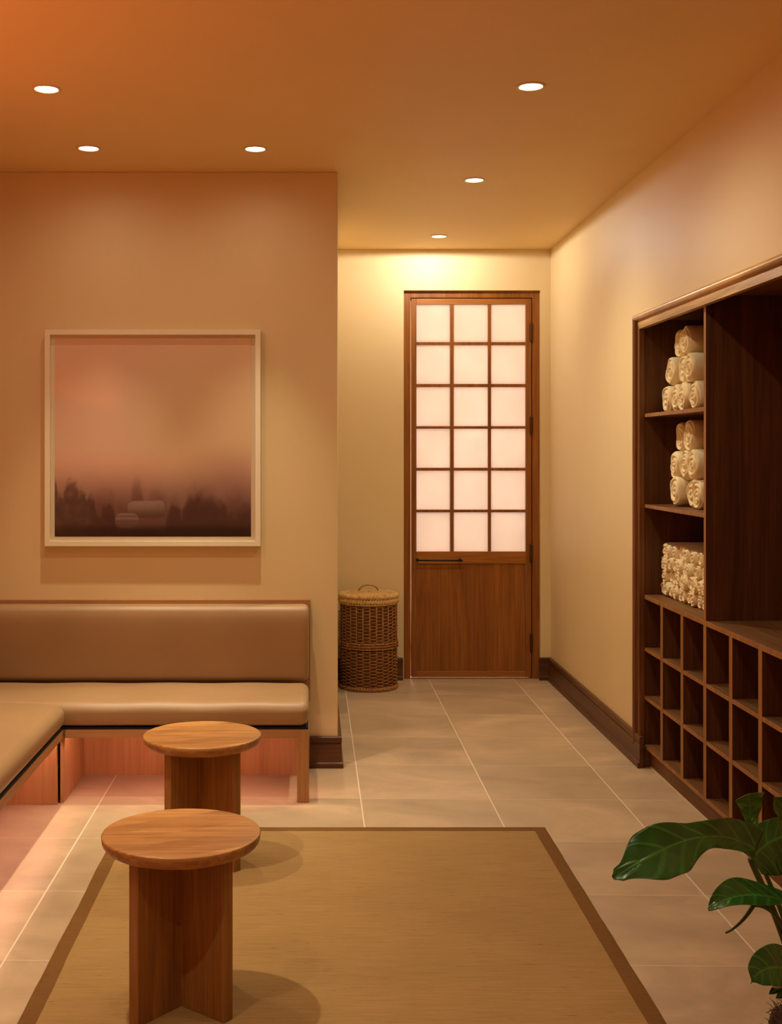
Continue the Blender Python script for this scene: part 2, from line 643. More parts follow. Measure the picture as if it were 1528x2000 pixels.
def mat_pane():
    m, nt, bs = new_mat('frosted_glass')
    L = nt.links.new
    nt.nodes.remove(bs)
    out = nt.nodes['Material Output']
    n = node(nt, 'ShaderNodeTexNoise', in_Scale=5.0, in_Detail=2.0)
    L(coords(nt, (1, 1, 1)), n.inputs['Vector'])
    r = ramp(nt, n.outputs['Fac'], [(0.3, (0.84, 0.80, 0.76)), (0.7, (0.90, 0.86, 0.82))])
    tr = node(nt, 'ShaderNodeBsdfTranslucent')
    L(r.outputs[0], tr.inputs[0])
    df = node(nt, 'ShaderNodeBsdfDiffuse')
    df.inputs[0].default_value = (0.75, 0.68, 0.52, 1)
    gl = node(nt, 'ShaderNodeBsdfGlossy')
    gl.inputs[0].default_value = (1, 1, 1, 1)
    gl.inputs['Roughness'].default_value = 0.25
    m1 = node(nt, 'ShaderNodeMixShader')
    m1.inputs[0].default_value = 0.25
    L(tr.outputs[0], m1.inputs[1])
    L(df.outputs[0], m1.inputs[2])
    fr = node(nt, 'ShaderNodeFresnel', in_IOR=1.45)
    m2 = node(nt, 'ShaderNodeMixShader')
    L(fr.outputs[0], m2.inputs[0])
    L(m1.outputs[0], m2.inputs[1])
    L(gl.outputs[0], m2.inputs[2])
    L(m2.outputs[0], out.inputs[0])
    return m


M['pane'] = mat_pane()


def mat_glazing():
    m, nt, bs = new_mat('picture_glass')
    L = nt.links.new
    nt.nodes.remove(bs)
    out = nt.nodes['Material Output']
    n = node(nt, 'ShaderNodeTexNoise', in_Scale=1.0)
    L(coords(nt, (1, 1, 1)), n.inputs['Vector'])
    r = ramp(nt, n.outputs['Fac'], [(0.0, (0.97, 0.97, 0.97)), (1.0, (0.98, 0.98, 0.98))])
    tr = node(nt, 'ShaderNodeBsdfTransparent')
    L(r.outputs[0], tr.inputs[0])
    gl = node(nt, 'ShaderNodeBsdfGlossy')
    gl.inputs['Roughness'].default_value = 0.02
    ge = node(nt, 'ShaderNodeNewGeometry')
    mr = node(nt, 'ShaderNodeMapRange')
    mr.inputs[3].default_value = 1.35
    mr.inputs[4].default_value = 1 / 1.35
    L(ge.outputs['Backfacing'], mr.inputs[0])
    fr = node(nt, 'ShaderNodeFresnel')
    L(mr.outputs[0], fr.inputs[0])
    mx = node(nt, 'ShaderNodeMixShader')
    L(fr.outputs[0], mx.inputs[0])
    L(tr.outputs[0], mx.inputs[1])
    L(gl.outputs[0], mx.inputs[2])
    L(mx.outputs[0], out.inputs[0])
    return m


M['glazing'] = mat_glazing()

# ------------------------------------------------------------------ room shell
XL, XR = -1.70, 1.62           # left and right wall faces
YP, YD, YB = 5.91, 8.17, -1.6   # picture wall, door wall, wall behind the camera
XC = 0.126                      # free end of the picture wall
T = 0.12


def struct(name, bm, mat, **kw):
    return tag(mk(name, bm, mat, **kw), kind='structure')


struct('floor', B((XL - T, XR + 0.5, YB - T, YD + 1.6, -0.1, 0.0)), M['floor'])
struct('ceiling', B((XL - T, XR + 0.5, YB - T, YD + 1.6, H, H + 0.1)), M['ceiling'])
struct('wall_left', B((XL - T, XL, YB, YP, 0, H)), M['terracotta'])
# the picture wall with its free end and the hall side behind it
bm = bmesh.new()
box(bm, XL - T, XC, YP, YD, 0, H)
struct('wall_picture', bm, M['wall'], bevel=0.004)
struct('wall_behind', B((XL - T, XR + 0.5, YB - T, YB, 0, H)), M['wall'])
# right wall around the built-in shelving
CY0, CY1 = 3.14, 5.975          # opening for the shelving along Y
struct('wall_right', B((XR, XR + T, CY1, YD + T, 0, H), (XR, XR + T, CY0, CY1, 2.2, H), (XR, XR + T, YB, CY0, 0, H)), M['wall'])
# door wall with an opening
DX0, DX1, DZ = 0.622, 1.551, 2.645
struct('wall_door', B((XC, DX0, YD, YD + T, 0, H), (DX1, XR + T, YD, YD + T, 0, H), (DX0, DX1, YD, YD + T, DZ, H)), M['wall'])
# the lit room beyond the door
struct('wall_corridor', B((0.2, 0.3, YD + T, YD + 1.5, 0, H), (1.9, 2.0, YD + T, YD + 1.5, 0, H), (0.2, 2.0, YD + 1.5, YD + 1.6, 0, H)), M['wall'])


def base_profile(h=0.153, t=0.018):
    # (distance from the wall, height)
    return [(0, 0), (t + 0.009, 0), (t + 0.009, 0.024), (t + 0.004, 0.028), (t, 0.030), (t, h - 0.036), (t - 0.004, h - 0.034), (t - 0.004, h - 0.031),
            (t + 0.001, h - 0.029), (t + 0.001, h - 0.004), (t - 0.003, h), (0, h)]


def baseboard_y(name, x, sgn, y0, y1, m0=0):
    bm = bmesh.new()
    prism(bm, [(x + sgn * u, v) for u, v in base_profile()], y0, y1, 'Y', [m0 * u for u, v in base_profile()])
    return struct(name, bm, M['base'])


def baseboard_x(name, y, x0, x1, m1=0):
    bm = bmesh.new()
    prism(bm, [(y - u, v) for u, v in base_profile()], x0, x1, 'X', None, [m1 * u for u, v in base_profile()])
    return struct(name, bm, M['base_x'])


baseboard_y('baseboard_right', XR, -1, 5.885, YD)
baseboard_y('baseboard_right_near', XR, -1, YB, 3.10)
baseboard_x('baseboard_door_right', YD, DX1 - 0.012, XR)
baseboard_x('baseboard_door_left', YD, XC, DX0 - 0.006)
baseboard_x('baseboard_picture', YP, -0.010, XC, 1)
baseboard_y('baseboard_hall_left', XC, 1, YP, YD, -1)

# ------------------------------------------------------------------ door
YF = 8.205        # front face of the frame, set back in the opening
YS = 8.211        # front face of the leaf


def dx(px): return (px - VPX) * YS / FPX
def dz(py): return CAMH - (py - VPY) * YS / FPX


door = empty('door_1', (1.09, YS, 0), 'tall brown wooden door with eighteen frosted panes', kind='structure')
bm = B((DX0, dx(802), YF, YD + T, 0, DZ), (dx(1040), DX1, YF, YD + T, 0, DZ), (dx(802), dx(1040), YF, YD + T, dz(582), DZ))
mk('door_frame', bm, M['door'], door, bevel=0.003)
# stop behind the leaf on head and hinge side
mk('door_stop', B((dx(1036), dx(1040), YS + 0.045, YD + T, 0, dz(582)), (dx(802), dx(1040), YS + 0.045, YD + T, dz(582) - 0.012, dz(582))), M['door'], door)
LX0, LX1, LZ0, LZ1 = dx(803.6), dx(1038.5), 0.010, dz(583.2)
TH = 0.042
PX0, PX1 = dx(813.7), dx(1027.3)
# stiles and rails
mk('door_stile', B((LX0, PX0, YS, YS + TH, LZ0, LZ1)), M['door'], door, bevel=0.002)
mk('door_stile', B((PX1, LX1, YS, YS + TH, LZ0, LZ1)), M['door'], door, bevel=0.002)
for a, b in ((583.2, 594.5), (1077.3, 1101.0), (1311.0, None)):
    z1, z0 = dz(a), (dz(b) if b else LZ0)
    mk('door_rail', B((PX0, PX1, YS, YS + TH, z0, z1)), M['door_h'], door, bevel=0.002)
mk('door_panel', B((PX0 + 0.001, PX1 - 0.001, YS + 0.010, YS + 0.032, dz(1311) - 0.002, dz(1101) + 0.002)), M['door'], door)
# glazing bars
cols = [(813.7, 879.8), (886.8, 953.8), (959.6, 1027.3)]
rows = [(594.5, 668.0), (674.0, 750.0), (756.0, 832.4), (837.4, 913.7), (919.2, 995.5), (1000.7, 1077.3)]
bm = bmesh.new()
for i in range(2):
    box(bm, dx(cols[i][1]), dx(cols[i + 1][0]), YS + 0.003, YS + TH - 0.003, dz(1077.3), dz(594.5))
for i in range(5):
    box(bm, PX0, PX1, YS + 0.0045, YS + TH - 0.0045, dz(rows[i + 1][0]), dz(rows[i][1]))
mk('glazing_bars', bm, M['door'], door, bevel=0.0015)
for r0, r1 in rows:
    for c0, c1 in cols:
        mk('glass_pane', B((dx(c0) + 0.0005, dx(c1) - 0.0005, YS + 0.016, YS + 0.022, dz(r1) + 0.0005, dz(r0) - 0.0005)), M['pane'], door)
# handle
bm = bmesh.new()
z = dz(1093.5)
tube(bm, [(dx(811.5), YS - 0.05, z), (dx(902.5), YS - 0.05, z)], 0.0055, 10)
for px in (815.5, 898.5):
    tube(bm, [(dx(px), YS - 0.05, z), (dx(px), YS + 0.002, z)], 0.0055, 8)
    tube(bm, [(dx(px), YS - 0.006, z), (dx(px), YS + 0.001, z)], 0.011, 12)
mk('door_handle', bm, M['black'], door, smooth=True)
for a, b in ((633, 666), (814.5, 847), (1064, 1096), (1238, 1271)):
    bm = bmesh.new()
    x = dx(1037.5)
    tube(bm, [(x, YS - 0.008, dz(b)), (x, YS - 0.008, dz(a))], 0.010, 12)
    for e, s in ((a, 1), (b, -1)):
        tube(bm, [(x, YS - 0.008, dz(e)), (x, YS - 0.008, dz(e) + s * 0.010)], [0.008, 0.004], 10)
    box(bm, x - 0.008, x + 0.008, YS - 0.004, YS + 0.003, dz(b), dz(a))
    mk('door_hinge', bm, M['bronze'], door, smooth=False, bevel=0.001)
mk('threshold', B((DX0, DX1, YF, YD + T, 0, 0.004)), M['door_h'], door)
struct('floor_corridor', B((0.3, 1.9, YD + T, YD + 1.5, 0.0, 0.003)), mat_plain('red_glow_floor', (0.30, 0.03, 0.02), rough=0.9))  # floor beyond coloured red for the red glow under the door

# ------------------------------------------------------------------ built-in shelving
XF = 1.64
XBK = 2.02
YEND = 5.94
p = 0.3105
YDIV = [5.957 - p * k for k in range(1, 9)]     # divider centres
YN = YDIV[2]                                  # 5.0255: divider between towel bay and open niche
YLAST = 5.957 - p * 9
ZC = 0.845
cab = empty('storage_cabinet', (XF, 4.5, 0), 'dark walnut built-in wall unit with towel shelves, an open niche and rows of cubbyholes', 'cabinet')
TD = 0.019
# carcass
mk('side_panel', B((XF, XBK, YEND, YEND + 0.02, 0.085, 2.2)), M['cabinet'], cab)
mk('side_panel', B((XF, XBK, YLAST - TD, YLAST + TD, 0.085, 2.2)), M['cabinet'], cab)
mk('back_panel', B((XBK, XBK + 0.02, YLAST - TD, YEND + 0.02, 0.0, 2.24)), M['cabinet'], cab)
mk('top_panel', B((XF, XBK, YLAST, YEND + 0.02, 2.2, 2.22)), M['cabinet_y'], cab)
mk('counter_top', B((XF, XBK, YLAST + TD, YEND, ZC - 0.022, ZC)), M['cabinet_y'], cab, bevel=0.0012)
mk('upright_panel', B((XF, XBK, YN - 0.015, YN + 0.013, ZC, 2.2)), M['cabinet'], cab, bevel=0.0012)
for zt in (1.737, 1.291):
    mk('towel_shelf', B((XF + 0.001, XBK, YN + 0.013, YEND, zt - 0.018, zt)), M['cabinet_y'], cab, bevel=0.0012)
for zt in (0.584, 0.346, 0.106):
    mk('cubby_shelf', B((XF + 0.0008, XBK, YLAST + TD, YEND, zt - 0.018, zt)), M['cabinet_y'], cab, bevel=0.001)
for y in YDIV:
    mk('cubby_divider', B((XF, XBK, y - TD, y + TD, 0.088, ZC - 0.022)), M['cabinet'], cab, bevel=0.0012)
mk('toe_kick', B((1.663, 1.683, YLAST - TD, YEND + 0.03, 0.0, 0.09)), M['cabinet_y'], cab)
mk('sealant_line', B((1.6605, 1.6632, YLAST, 5.90, 0.0, 0.004)), mat_plain('pale_sealant', (0.70, 0.52, 0.34), rough=0.7), cab)
# plinth block closing the toe-kick at the far end
mk('plinth_block', B((1.618, 1.69, 5.905, 5.975, 0.0, 0.10)), M['base'], cab)
# casing: bullnose outer moulding and a flat inner band
bm = bmesh.new()


def casing_prof():
    # (out from XF towards the room, across)  across 0 = inner edge, positive = outwards
    pr = [(0.0, 0.0), (0.026, 0.0), (0.026, 0.036), (0.022, 0.038), (0.022, 0.041)]
    for i in range(9):
        a = -PI / 2 + PI * i / 8
        pr.append((0.028 + 0.017 * math.cos(a), 0.0575 + 0.0165 * math.sin(a)))
    pr.append((0.0, 0.074))
    return pr


ZI = 2.155
YI = 5.934
prism(bm, [(XF - u, ZI + v) for u, v in casing_prof()], CY0 - 0.06, YI, 'Y', None, [v for u, v in casing_prof()])
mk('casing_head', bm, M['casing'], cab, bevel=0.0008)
bm = bmesh.new()
prism(bm, [(XF - u, YI + v) for u, v in casing_prof()], 0.10, ZI, 'Z', None, [v for u, v in casing_prof()])
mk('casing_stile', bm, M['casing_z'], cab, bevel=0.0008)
bm = bmesh.new()
prism(bm, [(XF - u, YLAST + TD - v) for u, v in casing_prof()], 0.0, ZI, 'Z')
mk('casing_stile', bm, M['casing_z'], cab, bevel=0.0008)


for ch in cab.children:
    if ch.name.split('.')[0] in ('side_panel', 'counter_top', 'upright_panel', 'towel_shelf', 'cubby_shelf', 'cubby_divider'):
        ch.data.materials.append(M['cabinet_lit_edge'])
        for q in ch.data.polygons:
            if q.normal.x < -0.9:  # faces towards the room get the lit tone
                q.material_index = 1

# ------------------------------------------------------------------ rolled towels
def towel_mesh(name, ry, rz, length, turns, seed, nt_=56, depth=0.010, tail=None):
    """rolled towel lying along X: end face at x=0 facing -X, with a spiral groove pressed into it."""
    rnd = random.Random(seed)
    bm = bmesh.new()
    nr = 46
    ph = rnd.random() * 6.28
    ox, oz = rnd.uniform(-.1, .1), rnd.uniform(-.1, .1)

    def outer(t):
        k = 1 + 0.035 * math.sin(2 * t + ph) + 0.03 * math.sin(3 * t + ph * 2.1) + 0.015 * math.sin(5 * t + ph)
        # the loose end of the towel lies on the outside as a small step
        dt = ((t - (tail if tail is not None else ph)) % (2 * PI)) / (2 * PI)
        return k * (1 + 0.06 * (dt - 0.5))
    rings = []
    for i in range(nr + 1):
        f = i / nr
        ring = []
        for j in range(nt_):
            t = 2 * PI * j / nt_
            k = outer(t) * f
            cy = ox * ry * (1 - f)
            cz = oz * rz * (1 - f)
            s = f * turns - j / nt_
            g = 0.5 + 0.5 * math.cos(2 * PI * s)          # 1 on the cloth, 0 in the groove
            g = 1 - (1 - g) ** 2.5
            rim = max(0.0, (f - 0.86) / 0.14)
            x = depth * (1 - g) * (1 - rim) + rim ** 2 * 0.012 - 0.006 * (1 - f) * math.cos(ph)
            x += 0.003 * math.sin(3 * t + 9 * f + ph)
            ring.append(bm.verts.new((x, ry * k * math.cos(t) + cy, rz * k * math.sin(t) + cz)))
        rings.append(ring)
    c = rings[0]
    for j in range(nt_):
        c[j].co.y = ox * ry
        c[j].co.z = oz * rz
    cv = bm.verts.new((depth * 0.8, ox * ry, oz * rz))
    for j in range(nt_):
        bm.faces.new((cv, rings[1][j], rings[1][(j + 1) % nt_]))
    for v in rings[0]:
        bm.verts.remove(v)
    for i in range(1, nr):
        for j in range(nt_):
            bm.faces.new((rings[i][j], rings[i + 1][j], rings[i + 1][(j + 1) % nt_], rings[i][(j + 1) % nt_]))
    prev = rings[-1]
    for i in range(1, 9):
        xx = 0.012 + (length - 0.012) * i / 8
        ring = []
        for j in range(nt_):
            t = 2 * PI * j / nt_
            k = outer(t) * (1.015 + 0.012 * math.sin(4 * xx / length * 3 + 2 * t + ph))
            ring.append(bm.verts.new((xx, ry * k * math.cos(t), rz * k * math.sin(t))))
        for j in range(nt_):
            bm.faces.new((prev[j], ring[j], ring[(j + 1) % nt_], prev[(j + 1) % nt_]))
        prev = ring
    bm.faces.new(prev)
    bmesh.ops.recalc_face_normals(bm, faces=bm.faces)
    me = D.meshes.new(name)
    bm.to_mesh(me)
    bm.free()
    me.materials.append(M['towel'])
    for q in me.polygons:
        q.use_smooth = True
    return me


BIG = [towel_mesh('rolled_towel', 0.066, 0.0655, 0.26, 2.5 + 0.25 * i, 20 + i, nt_=72) for i in range(5)]
proto = D.objects.new('rolled_towel', BIG[0])
used = [False]


def place_towel(x, y, z, me, label, group, rx=0.0, s=(1, 1, 1)):
    o = proto.copy() if used[0] else proto
    used[0] = True
    o.data = me
    o.location = (x, y, z)
    o.rotation_euler = (rx, 0, 0)
    o.scale = s
    C.objects.link(o)
    tag(o, label, 'towel', group)
    return o


g1 = 'bath towels on the top shelf'
top_shelf = [
    (1.716, 5.838, 0, 'white rolled bath towel, leftmost in the bottom row of the top shelf'),
    (1.718, 5.700, 1, 'half-hidden white bath towel, second from left in the bottom row, top shelf'),
    (1.712, 5.575, 2, 'white rolled bath towel, third from left in the top shelf bottom row'),
    (1.712, 5.405, 3, 'white rolled bath towel, rightmost in the bottom row of the top shelf'),
    (1.712, 5.765, 4, 'white rolled bath towel at the left end of the top shelf middle row'),
    (1.722, 5.590, 0, 'white rolled bath towel in the centre of the top shelf middle row of three'),
    (1.700, 5.440, 1, 'white rolled bath towel at the right end of the top shelf middle row'),
    (1.722, 5.660, 2, 'white rolled bath towel, left one of the top pair on the top shelf'),
    (1.700, 5.505, 3, 'white rolled bath towel, right one of the top pair on the top shelf'),
]
for i, (x, y, k, lab) in enumerate(top_shelf):
    row = 0 if i < 4 else (1 if i < 7 else 2)
    place_towel(x, y, 1.737 + 0.067 + row * 0.128, BIG[k], lab, g1, rx=random.uniform(-1, 1))
g2 = 'bath towels on the middle shelf'
mid_shelf = [
    (1.712, 5.690, 1, 1.12, 'wide loosely rolled white bath towel, bottom left of the middle shelf pile'),
    (1.728, 5.485, 0, 1.0, 'white rolled bath towel in the middle of the middle shelf bottom row'),
    (1.712, 5.365, 4, 1.0, 'white rolled bath towel at the bottom right of the middle shelf pile'),
    (1.716, 5.708, 2, 1.0, 'white rolled bath towel at the left of the second row on the middle shelf'),
    (1.720, 5.560, 3, 1.0, 'white rolled bath towel in the centre of the second row on the middle shelf'),
    (1.704, 5.405, 1, 1.06, 'white rolled bath towel at the right of the second row on the middle shelf'),
    (1.722, 5.640, 4, 1.0, 'white rolled bath towel, lower left one of the top pair on the middle shelf'),
    (1.704, 5.455, 2, 1.08, 'white rolled bath towel, larger right one of the top pair on the middle shelf'),
]
for i, (x, y, k, s, lab) in enumerate(mid_shelf):
    row = 0 if i < 3 else (1 if i < 6 else 2)
    place_towel(x, y, 1.291 + 0.067 * s + row * 0.130, BIG[k], lab, g2, rx=random.uniform(-1, 1), s=(1, s, s))
g3 = 'small rolled hand towels on the lowest towel shelf'
SMALL = [towel_mesh('hand_towel', 0.033, 0.033, 0.24, 1.5 + 0.2 * i, 50 + i, nt_=40, depth=0.007) for i in range(5)]
rown = ['bottom row', 'second row up', 'third row up', 'top row']
ordn = ['leftmost', 'second from left', 'third from left', 'fourth from left', 'fifth from left', 'sixth from left', 'seventh from left', 'eighth from left', 'ninth from left', 'tenth from left', 'eleventh from left']
proto_small = D.objects.new('hand_towel', SMALL[0])
first = True
for r in range(4):
    ncol = 11 - (r % 2)
    for c in range(ncol):
        y = 5.905 - 0.0655 * c - (0.030 if r % 2 else 0.0)
        o = proto_small if first else proto_small.copy()
        first = False
        o.data = SMALL[(c * 3 + r * 2) % 5]
        sy, sz = random.uniform(0.94, 1.06), random.uniform(0.96, 1.10)
        zz = 0.845 + 0.034 + r * 0.0615
        o.location = (1.722 + random.uniform(-0.010, 0.012) + (0.012 if r == 3 and c in (3, 4) else 0), y + random.uniform(-.004, .004), zz + (0.004 if r else 0.002) + random.uniform(-.0015, .0015))
        o.scale = (1, sy, sz)
        o.rotation_euler = (random.uniform(-.5, .5), 0, 0)
        C.objects.link(o)
        tag(o, 'small rolled hand towel, %s in the %s, lowest towel shelf' % (ordn[c], rown[r]), 'hand towel', g3)

# ------------------------------------------------------------------ benches
XE = -0.014                     # right end of the bench on the picture wall
YFR = 5.31                      # its front plane
XLF = -1.095                    # front plane of the bench on the left wall
b1 = empty('upholstered_bench', (-0.7, 5.55, 0), 'tan leather bench with high padded back under the framed picture', 'bench')


def puff_seat(q, d):
    o = Vector((0, 0, 0))
    if d.z > 0.3 or (abs(d.z) < 1e-6 and q.z > 0.44):
        u = (q.x - XL) / (XE - XL)
        v = (q.y - YFR) / (5.80 - YFR)
        o.z += 0.010 * max(0, 1 - (2 * min(max(v, 0), 1) - 1) ** 2) + 0.0015 * math.sin(q.x * 16)
    if d.y < -0.3:
        o.y -= 0.006 * math.sin(PI * min(max((q.z - 0.33) / 0.11, 0), 1)) + 0.0015 * math.sin(q.x * 11)
    return o


bm = bmesh.new()
rbox(bm, XL + 0.024, XE, YFR - 0.004, 5.80, 0.332, 0.440, 0.042, 6, (30, 10, 2), puff_seat)
mk('seat_cushion', bm, M['leather'], b1, smooth=True)
bm = bmesh.new()


def puff_back(q, d):
    o = Vector((0, 0, 0))
    # upright and fullest near its top edge
    if q.y < 5.83:
        u = (q.x - XL) / (XE - XL)
        v = (q.z - 0.43) / 0.38
        o.y -= 0.016 * sstep(0.0, 0.8, v) * (1 - sstep(0.86, 1.0, v)) + 0.008
    return o


rbox(bm, XL + 0.125, XE - 0.002, 5.815, 5.890, 0.438, 0.808, 0.028, 5, (30, 2, 10), puff_back)
mk('backrest', bm, M['leather'], b1, smooth=True)
mk('back_board', B((XL + 0.024, XE + 0.004, 5.888, 5.908, 0.33, 0.824)), M['bench_x'], b1, bevel=0.001)
mk('seat_base', B((XL + 0.004, XE - 0.003, YFR + 0.006, 5.885, 0.322, 0.331)), M['gap'], b1)
mk('front_rail', B((XLF + 0.002, XE - 0.052, YFR + 0.004, YFR + 0.024, 0.285, 0.322)), M['bench_x'], b1, bevel=0.001)
mk('leg', B((XE - 0.053, XE, YFR, YFR + 0.05, 0.0, 0.322)), M['bench'], b1, bevel=0.0015)
mk('end_rail', B((XE - 0.022, XE, YFR + 0.05, 5.90, 0.285, 0.322)), M['bench_y'], b1, bevel=0.001)
mk('kick_board', B((XLF, XE - 0.02, 5.765, 5.785, 0.0, 0.322)), M['bench'], b1)
mk('corner_panel', B((XLF - 0.018, XLF, YFR + 0.002, 5.765, 0.0, 0.322)), M['bench'], b1, bevel=0.001)
bm = bmesh.new()
box(bm, XLF + 0.04, XE - 0.09, YFR + 0.030, YFR + 0.042, 0.312, 0.320)
mk('led_strip', bm, M['led'], b1)

b2 = empty('upholstered_bench', (-1.4, 3.6, 0), 'tan leather bench along the left wall, running out of the picture at the left edge', 'bench')
Y0L = 1.2


def puff_seat2(q, d):
    o = Vector((0, 0, 0))
    if d.z > 0.3 or (abs(d.z) < 1e-6 and q.z > 0.44):
        v = (q.x - XL) / (XLF - XL)
        o.z += 0.010 * max(0, 1 - (2 * min(max(v, 0), 1) - 1) ** 2)
    if d.x > 0.3:
        o.x += 0.006 * math.sin(PI * min(max((q.z - 0.33) / 0.11, 0), 1))
    return o


bm = bmesh.new()
rbox(bm, XL + 0.004, XLF + 0.004, Y0L, YFR - 0.006, 0.332, 0.440, 0.042, 6, (10, 40, 2), puff_seat2)
mk('seat_cushion', bm, M['leather'], b2, smooth=True)
bm = bmesh.new()


def puff_back2(q, d):
    o = Vector((0, 0, 0))
    o.x += 0.045 * (1 - (q.z - 0.43) / 0.38)
    return o


rbox(bm, XL + 0.022, XL + 0.097, Y0L, 5.80, 0.458, 0.808, 0.028, 5, (2, 30, 8), puff_back2)
mk('backrest', bm, M['leather'], b2, smooth=True)
mk('back_board', B((XL + 0.002, XL + 0.021, Y0L, 5.88, 0.445, 0.824)), M['bench_y'], b2, bevel=0.001)
mk('seat_base', B((XL + 0.004, XLF - 0.006, Y0L, YFR - 0.006, 0.322, 0.331)), M['gap'], b2)
mk('front_rail', B((XLF - 0.024, XLF - 0.004, Y0L, YFR - 0.004, 0.285, 0.322)), M['bench_y'], b2, bevel=0.001)
mk('end_panel', B((XL + 0.03, XLF - 0.026, YFR - 0.030, YFR - 0.008, 0.0, 0.322)), M['bench'], b2, bevel=0.001)
mk('kick_board', B((-1.57, -1.55, Y0L, YFR - 0.031, 0.0, 0.322)), M['bench'], b2)
mk('leg', B((XLF - 0.05, XLF - 0.004, Y0L, Y0L + 0.05, 0, 0.285)), M['bench'], b2)
bm = bmesh.new()
box(bm, XLF - 0.045, XLF - 0.033, Y0L + 0.1, YFR - 0.06, 0.312, 0.320)
mk('led_strip', bm, M['led'], b2)

# ------------------------------------------------------------------ picture
pic = empty('framed_picture', (-0.779, 5.89, 1.617), 'square misty landscape print in a deep white frame above the bench', 'picture')
YPF = 5.866
fx0, fx1 = (87 - VPX) * YPF / FPX, (509 - VPX) * YPF / FPX
fz0, fz1 = CAMH - (1067 - VPY) * YPF / FPX, CAMH - (643.5 - VPY) * YPF / FPX
FW = 0.0255
bm = bmesh.new()
o4 = [(fx0, fz0), (fx1, fz0), (fx1, fz1), (fx0, fz1)]
i4 = [(fx0 + FW, fz0 + FW), (fx1 - FW, fz0 + FW), (fx1 - FW, fz1 - FW), (fx0 + FW, fz1 - FW)]
vo = [[bm.verts.new((x, y, z)) for x, z in o4] for y in (YPF, 5.905)]
vi = [[bm.verts.new((x, y, z)) for x, z in i4] for y in (YPF, 5.905)]
for k in range(4):
    n = (k + 1) % 4
    bm.faces.new((vo[0][k], vo[0][n], vi[0][n], vi[0][k]))
    bm.faces.new((vo[1][k], vo[1][n], vi[1][n], vi[1][k]))
    bm.faces.new((vo[0][k], vo[0][n], vo[1][n], vo[1][k]))
    bm.faces.new((vi[0][k], vi[0][n], vi[1][n], vi[1][k]))
mk('frame', bm, M['white'], pic, bevel=0.0012)
bx0, bx1, bz0, bz1 = fx0 + FW, fx1 - FW, fz0 + FW, fz1 - FW
YPR = 5.893
mk('mount_board', B((bx0 - .001, bx1 + .001, YPR, YPR + 0.008, bz0 - .001, bz1 + .001)), M['white'], pic)
px0, px1 = (107 - VPX) * YPR / FPX, (490.5 - VPX) * YPR / FPX
pz0, pz1 = CAMH - (1048 - VPY) * YPR / FPX, CAMH - (659 - VPY) * YPR / FPX


def sstep(a, b, x):
    t = min(max((x - a) / (b - a), 0), 1)
    return t * t * (3 - 2 * t)


def lerp3(a, b, t):
    return tuple(x + (y - x) * t for x, y in zip(a, b))


def fbm(x, y, z=0.0, o=4):
    s, a, f = 0, 0.5, 1.0
    for _ in range(o):
        s += a * mnoise.noise(Vector((x * f, y * f, z)))
        a *= 0.5
        f *= 2.1
    return s


SKY_T = (0.47, 0.315, 0.21)
SKY_L = (0.50, 0.315, 0.22)
SKY_R = (0.48, 0.345, 0.21)
MAUVE = (0.26, 0.135, 0.115)
DARK = (0.040, 0.014, 0.011)


